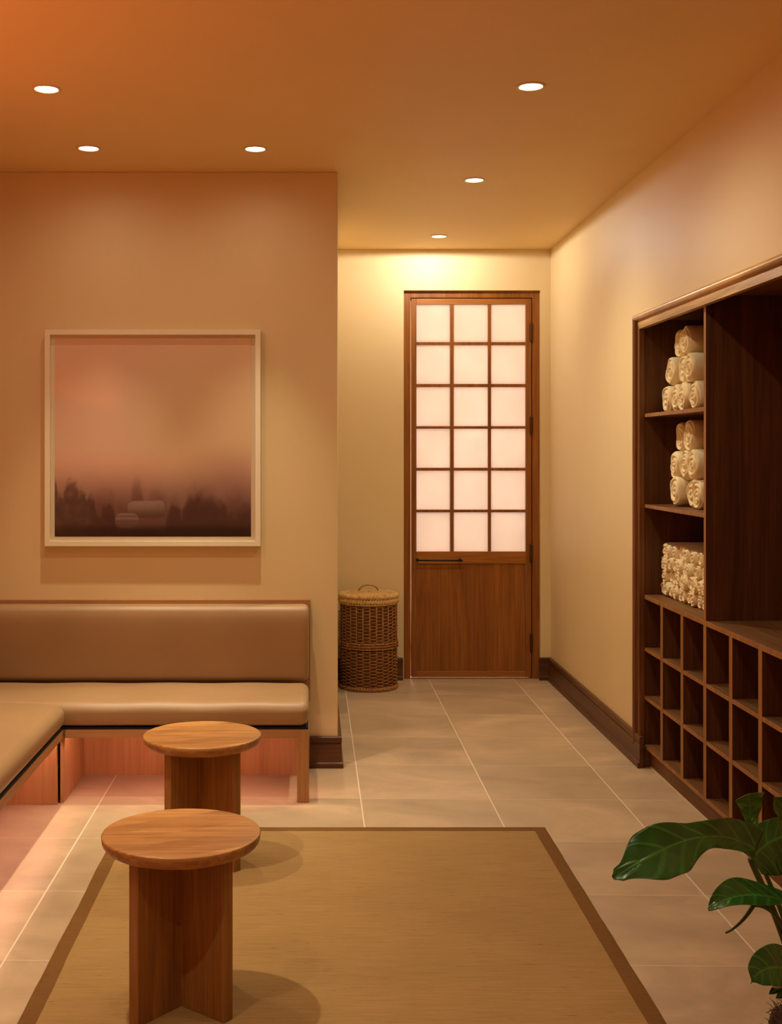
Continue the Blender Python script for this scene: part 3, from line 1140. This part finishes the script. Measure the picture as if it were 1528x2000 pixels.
def art(u, v):
    """u 0..1 left to right, v 0..1 bottom to top"""
    c = lerp3(SKY_L, SKY_R, sstep(0.35, 0.75, u + 0.1 * fbm(u * 2, v * 2, 3)))
    c = lerp3(c, SKY_T, sstep(0.7, 1.0, v) * 0.7)
    g = math.exp(-((u - .52) / .16) ** 2 - ((v - .62) / .25) ** 2)
    c = lerp3(c, (0.60, 0.42, 0.26), 0.35 * g)
    haze = sstep(0.46, 0.16, v - 0.07 * sstep(0.55, 0.95, u) + 0.06 * fbm(u * 3, v * 3, 1))
    c = lerp3(c, MAUVE, 0.85 * haze)
    # veils of trees, each a row of overlapping crowns
    def crowns(lst, amp, sc, z):
        h = 0.0
        for cx, hh, ww in lst:
            d = abs(u - cx) / ww
            if d < 1:
                h = max(h, hh * (1 - d ** 2.4) ** 0.55)
        return h + amp * fbm(u * sc, v * sc * 0.8, z, 5)
    n_ = 0.5 + 1.1 * fbm(u * 26, v * 26, 21, 4)
    far = crowns([(.42, .29, .045), (.35, .20, .08), (.52, .24, .08), (.24, .24, .07), (.28, .235, .05), (.60, .19, .10), (.75, .25, .12), (.93, .24, .12)], 0.055, 18, 2)
    c = lerp3(c, (0.150, 0.062, 0.048), 0.68 * sstep(far + 0.045, far - 0.10, v))
    right = crowns([(.61, .175, .045), (.69, .20, .05), (.735, .225, .05), (.79, .205, .06), (.84, .185, .055), (.90, .12, .06), (.97, .15, .06)], 0.05, 34, 7)
    c = lerp3(c, (0.075, 0.029, 0.024), (0.62 + 0.22 * n_) * sstep(right + 0.030, right - 0.055, v))
    left = crowns([(.0, .285, .024), (.03, .22, .035), (.085, .285, .062), (.135, .24, .045), (.18, .21, .04), (.27, .17, .05), (.22, .12, .05)], 0.045, 40, 9)
    c = lerp3(c, (0.070, 0.027, 0.024), (0.60 + 0.28 * n_) * sstep(left + 0.018, left - 0.035, v))

    # pale rounded shapes low in the print
    def pale_shape(c, cx, cy, hw, hh, s, bands=0):
        dx_, dy_ = (u - cx) / hw, (v - cy) / hh
        e = max(abs(dx_) ** 4 + abs(dy_) ** 3.0, 0) ** 0.28
        k = sstep(1.03, 0.95, e)
        col = lerp3((0.15, 0.078, 0.062), (0.36, 0.235, 0.20), sstep(-0.9, 0.8, dy_))
        if bands:
            col = lerp3(col, (0.15, 0.07, 0.055), 0.7 * (0.5 + 0.5 * math.cos((dy_ + .1) * PI * bands)) ** 3)
        return lerp3(c, col, k * s)
    # ground
    gr = sstep(0.075, 0.03, v + 0.01 * fbm(u * 6, v * 30, 11))
    c = lerp3(c, DARK, 0.85 * gr)
    c = lerp3(c, (0.03, 0.010, 0.009), 0.8 * sstep(0.05, 0.0, v))
    c = pale_shape(c, 0.520, 0.138, 0.040, 0.044, 0.9)
    c = pale_shape(c, 0.445, 0.136, 0.075, 0.044, 1.0)
    c = pale_shape(c, 0.368, 0.081, 0.060, 0.037, 1.0, 3)
    k = 1.0 + 0.95 * sstep(0.10, 0.36, v)
    return tuple(min(0.92, q * k) for q in c)


bm = bmesh.new()
NU = 260
grid = [[bm.verts.new((px0 + (px1 - px0) * i / NU, YPR - 0.0012, pz0 + (pz1 - pz0) * j / NU)) for i in range(NU + 1)] for j in range(NU + 1)]
for j in range(NU):
    for i in range(NU):
        bm.faces.new((grid[j][i], grid[j][i + 1], grid[j + 1][i + 1], grid[j + 1][i]))
bm.verts.index_update()
cols_ = [art(i / NU, j / NU) for j in range(NU + 1) for i in range(NU + 1)]
m, nt, bs = new_mat('misty_print')
at = node(nt, 'ShaderNodeAttribute', attribute_name='artwork')
nt.links.new(at.outputs['Color'], bs.inputs['Base Color'])
bs.inputs['Roughness'].default_value = 0.6
bs.inputs['Specular IOR Level'].default_value = 0.2
pr = mk('print', bm, m, pic)
ca = pr.data.color_attributes.new('artwork', 'FLOAT_COLOR', 'POINT')
for i, c in enumerate(cols_):
    ca.data[i].color = (*c, 1)
mk('glazing', B((bx0, bx1, 5.8735, 5.8755, bz0, bz1)), M['glazing'], pic)


# ------------------------------------------------------------------ stools
def stool_parts(root, cx, cy, zf, turn=math.radians(5.8)):
    bm = bmesh.new()
    R_, zt = 0.222, 0.487
    pr = [(0, zt), (R_ - 0.006, zt), (R_ - 0.002, zt - 0.0012), (R_, zt - 0.004)]
    pr += [(R_ - 0.001, zt - 0.013)]
    for i in range(7):
        a = (i + 1) / 7 * PI / 2
        pr.append((R_ - 0.001 - 0.030 * (1 - math.cos(a)), zt - 0.013 - 0.027 * math.sin(a)))
    pr.append((0, zt - 0.040))
    lathe(bm, pr, 96, cx, cy)
    mk('stool_top', bm, M['stool_top'], root, smooth=True)
    L_, th = 0.180, 0.0175
    for ang in (PI / 4 + turn, -PI / 4 + turn):
        bm = bmesh.new()
        box(bm, -L_, L_, -th, th, zf, zt - 0.0405)
        bmesh.ops.rotate(bm, verts=bm.verts, cent=(0, 0, 0), matrix=Matrix.Rotation(ang, 3, 'Z'))
        bmesh.ops.translate(bm, verts=bm.verts, vec=(cx, cy, 0))
        mk('crossed_board', bm, M['stool_base'], root, bevel=0.0015)


ZR = 0.010      # top of the rug
s1 = empty('round_stool', (-0.366, 3.367, ZR), 'round teak stool on crossed boards, the near one of the pair on the rug', 'stool', 'teak stools')
stool_parts(s1, -0.366, 3.367, ZR)
s2 = s1.copy()
s2.location = (-0.414, 4.53, ZR)
C.objects.link(s2)
tag(s2, 'round teak stool on crossed boards, the far one close to the bench', 'stool', 'teak stools')
for ch in list(s1.children):
    c = ch.copy()
    c.parent = s2
    C.objects.link(c)

# ------------------------------------------------------------------ rug
rug = empty('area_rug', (0.08, 3.5, 0), 'sand-coloured woven jute rug with a darker brown border', 'rug')
RX0, RX1, RY0, RY1, BW = -0.795, 0.955, 1.9, 4.936, 0.05


def wavy_rect(bm, x0, x1, y0, y1, z, seed, amp=0.003, n=60):
    rnd = random.Random(seed)
    pts = []
    def nz(t): return amp * mnoise.noise(Vector((t * 9, seed, 0))) + amp * .6 * mnoise.noise(Vector((t * 40, seed, 3)))
    for i in range(n): t = i / n; pts.append((x0 + (x1 - x0) * t, y0 + nz(t)))
    for i in range(n): t = i / n; pts.append((x1 + nz(t + 5), y0 + (y1 - y0) * t))
    for i in range(n): t = i / n; pts.append((x1 + (x0 - x1) * t, y1 + nz(t + 9)))
    for i in range(n): t = i / n; pts.append((x0 + nz(t + 14), y1 + (y0 - y1) * t))
    return pts


outp = wavy_rect(None, RX0, RX1, RY0, RY1, 0, 3)
inp = wavy_rect(None, RX0 + BW, RX1 - BW, RY0 + BW, RY1 - BW, 0, 8, amp=0.0025)
bm = bmesh.new()
n = len(outp)
a0 = [bm.verts.new((x, y, 0.0005)) for x, y in outp]
a1 = [bm.verts.new((x, y, 0.009)) for x, y in outp]
a2 = [bm.verts.new((x, y, 0.0105)) for x, y in [(ox_ + (ix - ox_) * .12, oy_ + (iy - oy_) * .12) for (ox_, oy_), (ix, iy) in zip(outp, inp)]]
a3 = [bm.verts.new((x, y, 0.0105)) for x, y in inp]
a4 = [bm.verts.new((x, y, 0.008)) for x, y in inp]
for A, Bq in ((a0, a1), (a1, a2), (a2, a3), (a3, a4)):
    for i in range(n):
        bm.faces.new((A[i], A[(i + 1) % n], Bq[(i + 1) % n], Bq[i]))
mk('border', bm, M['rug_border'], rug)
bm = bmesh.new()
v0 = [bm.verts.new((x, y, 0.0005)) for x, y in inp]
v1 = [bm.verts.new((x, y, ZR - 0.0003)) for x, y in inp]
bm.faces.new(v1)
bm.faces.new(v0[::-1])
for i in range(n):
    bm.faces.new((v0[i], v0[(i + 1) % n], v1[(i + 1) % n], v1[i]))
mk('woven_field', bm, M['rug'], rug)

# ------------------------------------------------------------------ wicker hamper
HX, HY, HR = 0.371, 7.925, 0.192
ham = empty('laundry_hamper', (HX, HY, 0), 'tall round brown wicker hamper with lid beside the door', 'basket')


def ring_tube(bm, r, z, rad, nseg=96, nn=6, wob=0.0, k=24, ph=0.0):
    pts = []
    for i in range(nseg):
        t = 2 * PI * i / nseg
        rr = r + wob * math.cos(k * t + ph)
        pts.append((HX + rr * math.cos(t), HY + rr * math.sin(t), z))
    tube(bm, pts, rad, nn, closed=True)


bm = bmesh.new()
NS = 26
zlist = [0.030 + 0.0107 * i for i in range(22)] + [0.319 + 0.0107 * i for i in range(22)]
for i, zz in enumerate(zlist):
    ring_tube(bm, HR - 0.009, zz, 0.0041, 130, 6, wob=0.0058, k=NS // 2, ph=PI * (i % 2))
mk('woven_body', bm, M['wicker'], ham, smooth=True)
bm = bmesh.new()
lathe(bm, [(0, 0.012), (HR - 0.018, 0.012), (HR - 0.018, 0.57)], 48, HX, HY)
mk('gap_backing', bm, mat_plain('weave_gap_shade', (0.05, 0.016, 0.005), rough=0.9), ham, smooth=True)  # dark sheet stands in for the shade between the strands
bm = bmesh.new()
for i in range(NS):
    t = 2 * PI * (i + 0.5) / NS
    tube(bm, [(HX + (HR - 0.009) * math.cos(t), HY + (HR - 0.009) * math.sin(t), 0.02), (HX + (HR - 0.009) * math.cos(t), HY + (HR - 0.009) * math.sin(t), 0.57)], 0.0045, 6)
mk('stakes', bm, M['wicker'], ham, smooth=True)


def twisted_ring(bm, r, z, rr, rz, twists, amp, nseg=360, nn=14):
    rings = []
    for i in range(nseg):
        t = 2 * PI * i / nseg
        ring = []
        for k in range(nn):
            a = 2 * PI * k / nn
            s = 1 + amp * math.cos(twists * t - a * 1.0)
            ring.append(bm.verts.new((HX + (r + rr * s * math.cos(a)) * math.cos(t), HY + (r + rr * s * math.cos(a)) * math.sin(t), z + rz * s * math.sin(a))))
        rings.append(ring)
    for i in range(nseg):
        A, Bq = rings[i], rings[(i + 1) % nseg]
        for k in range(nn):
            bm.faces.new((A[k], A[(k + 1) % nn], Bq[(k + 1) % nn], Bq[k]))


bm = bmesh.new()
for zz in (0.272, 0.289, 0.306):
    ring_tube(bm, HR - 0.003, zz, 0.0052, 104, 6, wob=0.0012, k=52)
lathe(bm, [(HR - 0.010, 0.266), (HR - 0.006, 0.268), (HR - 0.006, 0.311), (HR - 0.010, 0.313)], 64, HX, HY)
for i in range(13):
    t = 2 * PI * i / 13
    c, s = math.cos(t), math.sin(t)
    tube(bm, [(HX + (HR + .001) * c, HY + (HR + .001) * s, 0.266), (HX + (HR + .001) * c, HY + (HR + .001) * s, 0.312)], 0.0042, 6)
mk('waist_band', bm, M['wicker'], ham, smooth=True)
bm = bmesh.new()
twisted_ring(bm, HR - 0.006, 0.014, 0.010, 0.0135, 60, 0.16)
mk('base_rim', bm, M['wicker'], ham, smooth=True)
bm = bmesh.new()
twisted_ring(bm, HR - 0.007, 0.577, 0.014, 0.017, 64, 0.26)
ring_tube(bm, HR - 0.002, 0.557, 0.0045, 104, 6, wob=0.001, k=40)
mk('top_rim', bm, M['wicker_rim'], ham, smooth=True)
lid = mk('lid', B(), None, ham) if False else None
bm = bmesh.new()
twisted_ring(bm, HR - 0.014, 0.606, 0.020, 0.017, 66, 0.26)
pts = []
for i in range(900):          # coiled top
    f = i / 899
    r = 0.012 + (HR - 0.040) * f
    t = f * 2 * PI * 17
    pts.append((HX + r * math.cos(t), HY + r * math.sin(t), 0.622 - 0.010 * f ** 3 + 0.0012 * math.cos(11 * t)))
tube(bm, pts, 0.0058, 6)
lathe(bm, [(HR - 0.02, 0.598), (HR - 0.03, 0.604), (0.02, 0.616), (0, 0.616)], 48, HX, HY)
lid = mk('lid', bm, M['wicker_rim'], ham, smooth=True)
bm = bmesh.new()
pts = []
for i in range(17):
    a = PI * i / 16
    pts.append((HX - 0.062 * math.cos(a), HY - 0.004, 0.628 + 0.043 * math.sin(a) ** 0.75))
tube(bm, pts, 0.0042, 8)
mk('lid_handle', bm, M['wicker'], lid, smooth=True)
bm = bmesh.new()
for sx in (-0.035, 0.035):
    rbox(bm, HX + sx - 0.034, HX + sx + 0.034, HY - 0.022, HY + 0.022, 0.624, 0.634, 0.004, 2, (3, 3, 1))
mk('rattan_binding', bm, M['wicker_rim'], lid, smooth=True)


# ------------------------------------------------------------------ potted plant
PL = empty('potted_plant', (1.335, 2.93, 0), 'large-leaved green plant at the lower right corner in front of the cubbyholes', 'plant')
PYD = 2.95


def bez(a, b, c, t):
    return a * (1 - t) ** 2 + b * 2 * t * (1 - t) + c * t * t


def bez3(a, b, c, d, t):
    s = 1 - t
    return a * s ** 3 + b * 3 * s * s * t + c * 3 * s * t * t + d * t ** 3


def leaf(name, ctrl, width_fn, side0, side1, mat, fold=0.15, nl=84, nw=14, wave=0.006, wf=3.0, thick=0.0008, curl=0.0):
    """ctrl: four points of the midrib; side0 -> side1: cross direction at base and tip; fold lifts the edges."""
    bm = bmesh.new()
    rows_ = []
    vein = []
    for i in range(nl + 1):
        t = i / nl
        p_ = bez3(*ctrl, t)
        tan = (bez3(*ctrl, min(t + .01, 1)) - bez3(*ctrl, max(t - .01, 0))).normalized()
        sd = side0.lerp(side1, t)
        sd = (sd - tan * sd.dot(tan)).normalized()
        nrm = sd.cross(tan).normalized()
        wl, wr = width_fn(t)
        row = []
        for j in range(-nw, nw + 1):
            s = j / nw
            wd = (wr if s > 0 else wl) * s
            a = abs(wd)
            q = p_ + sd * wd + nrm * (fold * a - curl * a * a * 10) + nrm * wave * math.sin(wf * 2 * PI * t + (1.5 if s > 0 else 0)) * abs(s) - tan * 0.0
            row.append(bm.verts.new(q))
            vv = max(0, 1 - abs(s) * nw / 1.2)
            vv = max(vv, 0.75 * max(0, math.cos((t - abs(s) * 0.16) * 2 * PI * 7)) ** 8)
            vein.append(vv)
        rows_.append(row)
    for i in range(nl):
        for j in range(2 * nw):
            bm.faces.new((rows_[i][j], rows_[i][j + 1], rows_[i + 1][j + 1], rows_[i + 1][j]))
    bm.verts.index_update()
    o = mk(name, bm, mat, PL, smooth=True)
    at_ = o.data.attributes.new('vein', 'FLOAT', 'POINT')
    for i, v in enumerate(vein):
        at_.data[i].value = v
    so = o.modifiers.new('thickness', 'SOLIDIFY')
    so.thickness = thick
    return o


def V(*a): return Vector(a)


# large heart-shaped leaf: its blade rises from the petiole and bends down at the tip
def w_big(t):
    up = 0.050 - 0.014 * sstep(0.15, 0.45, t) + 0.022 * sstep(0.5, 0.75, t)
    lo = 0.022 + 0.004 * sstep(0.1, 0.3, t) + 0.040 * sstep(0.40, 0.70, t)
    e = 1 - 0.72 * sstep(0.80, 0.97, t) - 0.22 * sstep(0.97, 1.0, t)
    return lo * e, up * e


big = [P(1476, 1660, 2.93), P(1400, 1612, 2.84), P(1330, 1630, 2.76), P(1198, 1716, 2.70)]
leaf('leaf', big, w_big, V(0.20, 0.25, 1).normalized(), V(0.10, 0.66, 0.50).normalized(), M['leaf'], fold=0.16, wave=0.005)


def w_lobe(t):
    k = math.sin(PI * min(1, (t * 0.85 + 0.12))) ** 0.6
    return 0.085 * k, 0.05 * k


leaf('leaf', [P(1470, 1676, 2.935), P(1500, 1640, 2.97), P(1540, 1620, 3.0), P(1590, 1640, 3.02)], w_lobe, V(-0.1, 0.3, 1), V(0.2, 0.3, 1), M['leaf'], fold=0.1)


def w_up(t):
    k = 0.48 + 0.55 * sstep(0.35, 1.0, t)
    e = 1.0
    return 0.035 * k * e, 0.036 * k * e


leaf('leaf', [P(1470, 1650, 3.02), P(1467, 1610, 3.04), P(1466, 1580, 3.06), P(1462, 1550, 3.03)], w_up, V(1, 0.15, 0), V(1, 0.15, 0.05), M['leaf_pale'], fold=0.18, wave=0.003)


def w_roll(t):
    k = math.sin(PI * min(max(t * .9 + .05, 0), 1)) ** .5
    return 0.04 * k, 0.04 * k


leaf('leaf', [P(1560, 1640, 3.08), P(1540, 1600, 3.10), P(1522, 1560, 3.06), P(1512, 1556, 2.99)], w_roll, V(0.9, 0.4, .3), V(0.8, .6, .2), M['leaf_pale'], fold=0.9, wave=0.002, curl=0.6)


# lower leaf seen almost edge-on, its tip folded down
def w_low(t):
    k = math.sin(PI * min(1, t * 0.9 + 0.1)) ** 0.7
    return 0.042 * k, 0.045 * k


leaf('leaf', [P(1560, 1770, 2.92), P(1490, 1738, 2.86), P(1430, 1740, 2.80), P(1384, 1778, 2.78)], w_low, V(0.05, 0.95, 0.05), V(0.15, 0.75, 0.45), M['leaf'], fold=0.25, wave=0.004, wf=1.6)


def w_lo2(t):
    k = math.sin(PI * min(1, t * 0.80 + 0.18)) ** 0.75 * (1 - 0.9 * sstep(.86, .98, t))
    return 0.045 * k, 0.05 * k


leaf('leaf', [P(1575, 1912, 2.85), P(1530, 1878, 2.80), P(1484, 1884, 2.74), P(1467, 1922, 2.72)], w_lo2, V(0.0, 0.5, 0.8), V(-0.35, 0.5, 0.8), M['leaf'], fold=0.2, wave=0.004, wf=2)


def w_sm(t):
    return (0.010 * math.sin(PI * min(1, t * .9 + .1)) ** .8,) * 2


def w_br(t):
    return (0.014 * math.sin(PI * min(1, t * .85 + .15)) ** .7,) * 2


leaf('leaf', [P(1545, 1922, 2.84), P(1525, 1928, 2.83), P(1512, 1932, 2.82), P(1503, 1942, 2.81)], w_sm, V(0, .6, .8), V(0, .6, .8), M['leaf'], nl=16, nw=4, wave=0)
leaf('bract', [P(1552, 1908, 2.85), P(1535, 1912, 2.84), P(1520, 1918, 2.83), P(1511, 1930, 2.82)], w_br, V(0, .4, .9), V(0, .4, .9), M['bract'], nl=16, nw=4, wave=0.002)
leaf('leaf', [P(1550, 1935, 2.87), P(1535, 1936, 2.86), P(1526, 1942, 2.85), P(1516, 1950, 2.84)], w_sm, V(0.2, .6, .8), V(0, .6, .8), M['leaf'], nl=16, nw=4, wave=0)

crown = P(1572, 1965, 2.93)


def petiole(pts, r0, r1, mat=None, nm='petiole'):
    bm = bmesh.new()
    k = 24
    c = [bez3(*pts, i / k) for i in range(k + 1)]
    tube(bm, c, [r0 + (r1 - r0) * i / k for i in range(k + 1)], 8)
    return mk(nm, bm, mat or M['stem'], PL, smooth=True)


petiole([P(1466, 1676, 2.93), P(1482, 1720, 2.93), P(1520, 1775, 2.93), crown], 0.0075, 0.009)
petiole([P(1470, 1650, 3.02), P(1490, 1700, 3.02), P(1550, 1800, 2.98), crown], 0.005, 0.007)
petiole([P(1560, 1640, 3.08), P(1570, 1700, 3.05), P(1590, 1800, 3.0), crown], 0.005, 0.007)
petiole([P(1560, 1770, 2.92), P(1580, 1780, 2.92), P(1600, 1830, 2.93), crown], 0.005, 0.007)
petiole([P(1575, 1900, 2.85), P(1582, 1896, 2.87), P(1590, 1900, 2.9), crown], 0.005, 0.006)
petiole([P(1472, 1768, 2.84), P(1462, 1786, 2.83), P(1442, 1812, 2.82), P(1418, 1822, 2.81)], 0.0055, 0.0022, nm='aerial_root')
petiole([P(1472, 1768, 2.84), P(1500, 1764, 2.86), P(1550, 1790, 2.9), crown], 0.0050, 0.006, nm='aerial_root')
# fibrous trunk in its pot
bm = bmesh.new()
tc_ = V(P(1562, 1950, 2.93).x, crown.y, 0.0)
prof = []
bmesh.ops.create_icosphere(bm, subdivisions=4, radius=1.0)
for v in bm.verts:
    d = v.co.normalized()
    k = 1 + 0.10 * fbm(d.x * 4, d.y * 4, d.z * 4)
    v.co = Vector((d.x * 0.072 * k, d.y * 0.072 * k, d.z * 0.066 * k))
bmesh.ops.translate(bm, verts=bm.verts, vec=(tc_.x, tc_.y, 0.138))
rnd = random.Random(4)
for i in range(160):
    th, zz = rnd.random() * 6.28, rnd.uniform(0.10, 0.20)
    rr = 0.071 * math.sqrt(max(0.02, 1 - ((zz - .138) / .066) ** 2))
    a = V(tc_.x + rr * math.cos(th), tc_.y + rr * math.sin(th), zz)
    b_ = a + V(math.cos(th) * .016 + rnd.uniform(-.01, .01), math.sin(th) * .016 + rnd.uniform(-.01, .01), rnd.uniform(-.012, .02))
    tube(bm, [a, (a + b_) / 2 + V(0, 0, .004), b_], [0.0011, 0.0008, 0.0003], 4)
mk('trunk', bm, M['trunk'], PL, smooth=True)
bm = bmesh.new()
lathe(bm, [(0, 0.0), (0.105, 0.0), (0.110, 0.005), (0.128, 0.085), (0.135, 0.088), (0.135, 0.108), (0.125, 0.108), (0.121, 0.09), (0, 0.09)], 64, 1.335, 2.93)
mk('pot', bm, M['pot'], PL, smooth=False, bevel=0.002)
bm = bmesh.new()
lathe(bm, [(0, 0.098), (0.08, 0.098), (0.122, 0.095), (0.119, 0.085)], 48, 1.335, 2.93)
mk('soil', bm, M['soil'], PL, smooth=True)

# ------------------------------------------------------------------ downlights
dl_labels = {
    0: 'round recessed downlight in the ceiling, nearest of those on the left',
    1: 'round recessed ceiling downlight above the left half of the picture',
    2: 'round recessed ceiling downlight above the right half of the picture',
    3: 'round recessed downlight, nearest of the row of three leading to the door',
    4: 'round recessed downlight, middle one of the row leading to the door',
    5: 'round recessed downlight right in front of the door wall, washing it with light',
    6: 'round recessed downlight over the left bench, outside the picture',
    7: 'round recessed downlight over the plant, outside the picture',
    8: 'round recessed downlight above the camera on the left, outside the picture',
    9: 'round recessed downlight above the camera on the right, outside the picture',
}
for i, (x, y, wt, cone, bl, lcol, drop, spill) in enumerate(DOWNLIGHTS):
    d = empty('downlight', (x, y, H), dl_labels[i], 'ceiling light', 'recessed downlights')
    bm = bmesh.new()
    lathe(bm, [(0.044, H - 0.001), (0.0435, H - 0.004), (0.047, H - 0.0055), (0.054, H - 0.004), (0.056, H + 0.0005)], 48, x, y)
    mk('trim_ring', bm, M['trim'], d, smooth=True)
    bm = bmesh.new()
    lathe(bm, [(0.0, H - 0.0035), (0.03, H - 0.0032), (0.0442, H - 0.0015), (0.0442, H + 0.001), (0, H + 0.001)], 48, x, y)
    mk('lens', bm, M['lens'], d, smooth=True)
    lo = add_light('lamp', 'SPOT', (0, 0, -drop), wt, lcol, spot_size=math.radians(cone), spot_blend=bl, shadow_soft_size=0.022)
    lo.parent = d
    if spill:
        lo = add_light('spill_lamp', 'SPOT', (0, 0, -drop), spill, lcol, spot_size=math.radians(168), spot_blend=1.0, shadow_soft_size=0.022)
        lo.parent = d
